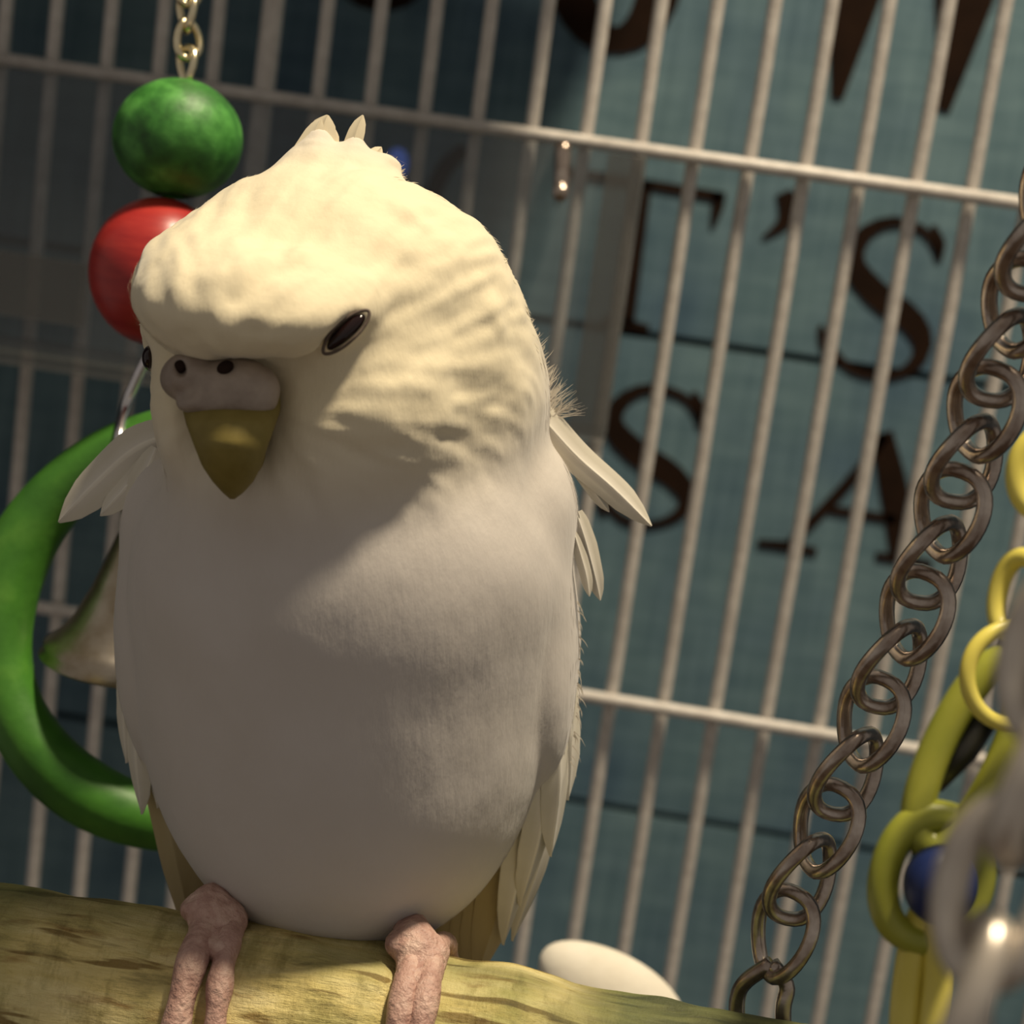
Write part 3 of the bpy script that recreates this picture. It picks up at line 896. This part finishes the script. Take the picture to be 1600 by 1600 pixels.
# feathers -----------------------------------------------------------------
def feather(pts, width, m='feather', name='feather', tilt=0.0, camber=0.18, parent=bird, prof=None, n=18, notch=0.0):
    p = spline(np.array([L(*q) for q in pts]), n)
    t = unit(np.gradient(p, axis=0))
    toward = np.array([math.sin(tilt), 0.15, math.cos(tilt)])
    s = unit(np.cross(t, toward)); nn = np.cross(s, t)
    u = np.linspace(0, 1, n)
    wv = width * 0.5 * (np.interp(u, [0, .1, .35, .75, .9, 1], prof or [.35, .7, 1, .92, .6, .05]))
    cols = np.array([-1, -0.55, -0.08, 0, 0.08, 0.55, 1])
    V = []; rib = []
    for side in (1, -1):
        for i in range(n):
            for c in cols:
                jag = notch * (random.random() - 0.5) if abs(c) == 1 else 0
                V.append(p[i] + s[i] * wv[i] * c * (1 + jag) - nn[i] * wv[i] * camber * c * c * 1.2 + nn[i] * (1.3 if side > 0 else -1.3) * (1 - 0.6 * abs(c))
                         + nn[i] * (1.6 * (abs(c) < 0.05)) * side)
                rib.append(1.0 if abs(c) < 0.1 else 0.0)
    K = len(cols); fc = []
    for sd in (0, 1):
        o = sd * n * K
        for i in range(n - 1):
            for j in range(K - 1):
                q = (o + i * K + j, o + i * K + j + 1, o + (i + 1) * K + j + 1, o + (i + 1) * K + j)
                fc.append(q if sd else q[::-1])
    ob = mesh(name, W(np.array(V)), fc, M[m], parent)
    ob.data.attributes.new('rib', 'FLOAT', 'POINT').data.foreach_set('value', np.array(rib, np.float32))
    ob.data.attributes.new('pigment', 'FLOAT', 'POINT').data.foreach_set('value', np.full(len(V), 0.8 if name == 'crest_feather' else 0.3, np.float32))
    return ob

# loose feathers sticking out
feather([(842, 648, 10), (900, 712, 0), (960, 765, -5), (1018, 822, -15)], 52, name='stray_feather', prof=[.9, 1, .95, .85, .5, .05])
feather([(878, 690, -5), (905, 735, -10), (930, 770, -12), (952, 800, -14)], 22, name='stray_feather')
feather([(900, 800, 20), (916, 850, 15), (928, 895, 10), (938, 938, 0)], 34, name='stray_feather', prof=[.6, .9, 1, .8, .5, .05])
feather([(896, 830, 30), (908, 870, 24), (916, 900, 20), (921, 932, 14)], 20, name='stray_feather')
feather([(290, 672, 40), (215, 700, 30), (150, 755, 20), (92, 816, 5)], 82, name='stray_feather', prof=[.6, .8, 1, .8, .5, .05], tilt=-0.3)
feather([(262, 700, 50), (222, 735, 42), (190, 770, 36), (157, 806, 30)], 44, name='stray_feather', tilt=-0.3)
feather([(245, 700, 60), (225, 750, 56), (215, 800, 50), (206, 860, 40)], 62, name='stray_feather', tilt=-0.3)
# crest: loose feather tips rising out of the tufts
cp_ = [.8, .95, 1, .8, .55, .08]
for pts, wd_ in (([(478, 290, 140), (488, 248, 138), (500, 214, 134), (512, 180, 130)], 56), ([(452, 290, 146), (468, 250, 144), (486, 216, 140), (502, 186, 136)], 36),
                 ([(536, 290, 140), (546, 246, 138), (555, 212, 136), (567, 180, 132)], 31), ([(500, 290, 130), (508, 250, 128), (516, 225, 126), (524, 203, 122)], 30),
                 ([(560, 290, 130), (574, 260, 128), (585, 242, 126), (596, 230, 122)], 26), ([(574, 295, 130), (594, 272, 126), (606, 258, 122), (617, 250, 118)], 24)):
    feather(pts, wd_, m='fuzz', name='crest_feather', prof=cp_, camber=0.1)
# folded wings: rows of flight feathers hugging each flank
random.seed(3)
R_ = [((868, 960, -10), (884, 1060, -10), (892, 1160, -30), (887, 1250, -60), 62),
      ((850, 1000, 20), (868, 1110, 10), (874, 1220, -20), (860, 1338, -70), 66),
      ((836, 1040, 20), (850, 1160, 5), (846, 1290, -40), (812, 1415, -110), 70),
      ((822, 1060, 10), (830, 1190, -10), (820, 1320, -60), (786, 1476, -130), 76),
      ((856, 1060, -60), (868, 1180, -80), (850, 1320, -110), (800, 1470, -150), 60)]
for a, b_, c, d, wd in R_:
    feather([a, b_, c, d], wd, name='wing_feather', tilt=0.7, camber=0.25, notch=0.08)
for k_ in range(5):
    s = k_ * 14
    feather([(806 - s * .5, 1120 + s, -40 - s * .6), (812 - s * .6, 1230 + s * .6, -60 - s * .6), (796 - s, 1350, -100 - s * .5), (744 - s * 1.4, 1530, -170)], 92,
            m='wingfeather', name='wing_feather', tilt=0.35, camber=0.2)
L_ = [((214, 930, -40), (198, 1020, -30), (193, 1110, -40), (198, 1192, -60), 50),
      ((222, 980, -10), (212, 1080, -10), (212, 1180, -30), (222, 1272, -60), 56),
      ((236, 1000, 0), (232, 1100, 0), (236, 1190, -20), (247, 1262, -50), 46)]
for a, b_, c, d, wd in L_:
    feather([a, b_, c, d], wd, name='wing_feather', tilt=-0.6, camber=0.25, notch=0.08)
for k_ in range(5):
    s = k_ * 13
    feather([(246 + s * .3, 1090 + s, -30 - s * .6), (250 + s * .5, 1200 + s * .7, -50 - s * .6), (272 + s * .9, 1320, -90 - s * .5), (312 + s * 1.5, 1500, -160)], 82,
            m='wingfeather', name='wing_feather', tilt=-0.35, camber=0.2)
feather([(246, 1110, 10), (243, 1150, 4), (242, 1190, -6), (241, 1228, -14)], 14, name='wing_feather', tilt=-0.3)
# tail behind the branch
for k_ in range(6):
    s = (k_ - 2.5) * 22
    feather([(560 + s, 1280, -190), (552 + s, 1420, -235), (530 + s * .9, 1620, -280), (495 + s * .8, 1900 - abs(s), -330)], 74, name='tail_feather', camber=0.1)

# fine loose barbs at the nape and shoulder edge
V = []; fc = []
def barb(a, b_, bend, wd):
    p = spline(np.array([L(*a), (L(*a) + L(*b_)) / 2 + np.array([bend, bend * .6, 0]), L(*b_)]), 6)
    t = unit(np.gradient(p, axis=0)); s = unit(np.cross(t, [0, 0, 1.0]))
    o = len(V)
    for i in range(6):
        ww = wd * (1 - i / 5.5); V.append(p[i] - s[i] * ww); V.append(p[i] + s[i] * ww)
    for i in range(5): fc.append((o + 2 * i, o + 2 * i + 1, o + 2 * i + 3, o + 2 * i + 2))
for k_ in range(150):
    u = random.random()
    bx, by = 822 + 40 * u + random.uniform(-10, 6), 520 + 130 * u + random.uniform(-12, 8)
    ln = random.uniform(15, 52) * (0.5 + 0.5 * u); an = random.uniform(-1.2, -0.5)
    z = random.uniform(-60, 60)
    barb((bx, by, z), (bx + ln * math.cos(an), by + ln * math.sin(an), z), random.uniform(-8, 8), random.uniform(0.7, 1.4))
for k_ in range(26):
    an = random.uniform(-0.75, 0.1); ln = random.uniform(25, 62)
    barb((858, 648 + random.uniform(-6, 10), 0), (858 + ln * math.cos(an), 650 + ln * math.sin(an), 5), random.uniform(-10, 10), random.uniform(0.9, 1.5))
for k_ in range(150):
    u = random.random(); bx, by = 722 + 78 * u, 384 + 60 * u + random.uniform(0, 12)
    ln = random.uniform(14, 42) * (1.25 - u); an = random.uniform(-1.0, 0.25)
    barb((bx, by, 20), (bx + ln * math.cos(an), by + ln * math.sin(an), 10), random.uniform(-5, 5), random.uniform(1.2, 2.4))
for k_ in range(600):
    u = random.random(); bx, by = 470 + 140 * u, 250 + 16 * abs(u - .3) + 34 * max(u - .5, 0) + random.uniform(0, 14)
    ln = random.uniform(14, 40); an = random.uniform(-1.3, -0.1)
    barb((bx, by, 110), (bx + ln * math.cos(an), by + ln * math.sin(an), 110), random.uniform(-5, 5), random.uniform(1.2, 2.6))
for k_ in range(40):
    by = random.uniform(930, 1200); bx = 908 - max(0, by - 1100) * 0.12
    ln = random.uniform(12, 30); an = random.uniform(0.8, 1.5)
    barb((bx - 6, by, -20), (bx - 6 + ln * math.cos(an), by + ln * math.sin(an), -20), 2, 1.2)
bb = mesh('loose_barbs', W(np.array(V)), fc, M['fuzz'], body, kind='stuff')
bb.data.attributes.new('pigment', 'FLOAT', 'POINT').data.foreach_set('value', np.full(len(V), 0.35, np.float32))

# feet ---------------------------------------------------------------------
def perch_pt(x_world, a, extra):
    """point over the branch: a = angle from the front (0) over the top (90 degrees) to the back (180)"""
    r = PR * 1.03 + extra
    return np.array([x_world, PC[1] - r * math.cos(a), PC[2] + r * math.sin(a)])
def px_x(px, py):              # world x where this pixel column meets the front of the branch
    return on_plane(px, py, PC[1] - PR)[0]
def foot(kpx, kpy, toes, body_pt):
    kx = on_plane(kpx, kpy, PC[1] - PR * 0.35)[0]
    root = perch_pt(kx, math.radians(88), 0.0022)
    o = thing('foot', root, 'x', 'x'); del o['label']; del o['category']
    # knuckle pad and shank
    ft = None
    rl = toL(root); tl = L(*body_pt)
    ax_ = unit(np.array([AX @ RGT, AX @ UPV, -(AX @ FWD)])); Rp = rotz(math.atan2(ax_[1], ax_[0]))
    def fsdf(p):
        q = (p - (rl + np.array([0, -4, 6]))) @ Rp.T; r_ = np.array([46.0, 25.0, 34.0])
        k0 = np.linalg.norm(q / r_, axis=-1); k1 = np.linalg.norm(q / (r_ * r_), axis=-1) + 1e-9
        d = k0 * (k0 - 1) / k1
        d = smin(d, cap(p, rl + np.array([0, 8, -6]), tl, 27, 30), 22)
        for (xa, xb, a0, a1, rad, cl) in toes[:2]:
            a_ = toL(perch_pt(xa, math.radians(86), rad * 0.7)); b_ = toL(perch_pt(xa + 0.15 * (xb - xa), math.radians(62), rad * 0.75))
            d = smin(d, cap(p, a_, b_, 24, 20), 14)
        return d + 1.6 * vnoise(p.reshape(-1, 3) / 9.0).reshape(d.shape)
    lo_ = np.minimum(rl, tl) - 90; hi_ = np.maximum(rl, tl) + 90
    v, f = surface_nets(fsdf, tuple(lo_), tuple(hi_), 4.0)
    v = W(v)
    bpy.data.objects.remove(o)
    ft = mesh('foot', v, f, M['skin'], bird, label='pink scaly foot gripping the branch')
    for (xa, xb, a0, a1, rad, clawed) in toes:
        aa_ = np.linspace(a0, a1, 30)
        u = np.linspace(0, 1, 30)
        xx = xa + (xb - xa) * u
        r = rad * (1.0 + 0.10 * np.cos(u * 2 * math.pi * 3.2)) * np.interp(u, [0, .1, .7, 1], [0.75, 1.0, 0.95, 0.72])
        p = np.array([perch_pt(x, math.radians(a), rad * 0.78) for x, a in zip(xx, aa_)])
        v, f = tube(p, r, 14); mesh('toe', v, f, M['skin'], ft)
        if clawed:
            s = 1 if a1 > a0 else -1
            ca = np.linspace(a1, a1 + s * 22, 10)
            p = np.array([perch_pt(xb, math.radians(a), rad * (0.85 - 0.5 * i / 9)) for i, a in enumerate(ca)])
            v, f = tube(p, np.linspace(rad * 0.72, rad * 0.08, 10), 10); mesh('claw', v, f, M['claw'], ft)
x1, x2, x3 = px_x(300, 1460), px_x(278, 1590), px_x(330, 1460)
x4 = px_x(342, 1590)
foot(318, 1432, [(px_x(296, 1450), x2, 92, -32, 0.00195, True), (px_x(332, 1450), x4, 92, 14, 0.0017, True),
                 (px_x(296, 1450), px_x(262, 1500), 95, 205, 0.0018, True), (px_x(332, 1450), px_x(352, 1500), 95, 190, 0.0016, True)], (400, 1380, 0))
foot(644, 1475, [(px_x(634, 1490), px_x(626, 1600), 92, -35, 0.00185, True), (px_x(664, 1490), px_x(664, 1600), 92, -28, 0.00185, True),
                 (px_x(634, 1490), px_x(610, 1500), 95, 200, 0.0018, True), (px_x(664, 1490), px_x(690, 1500), 95, 190, 0.0016, True)], (620, 1410, 0))
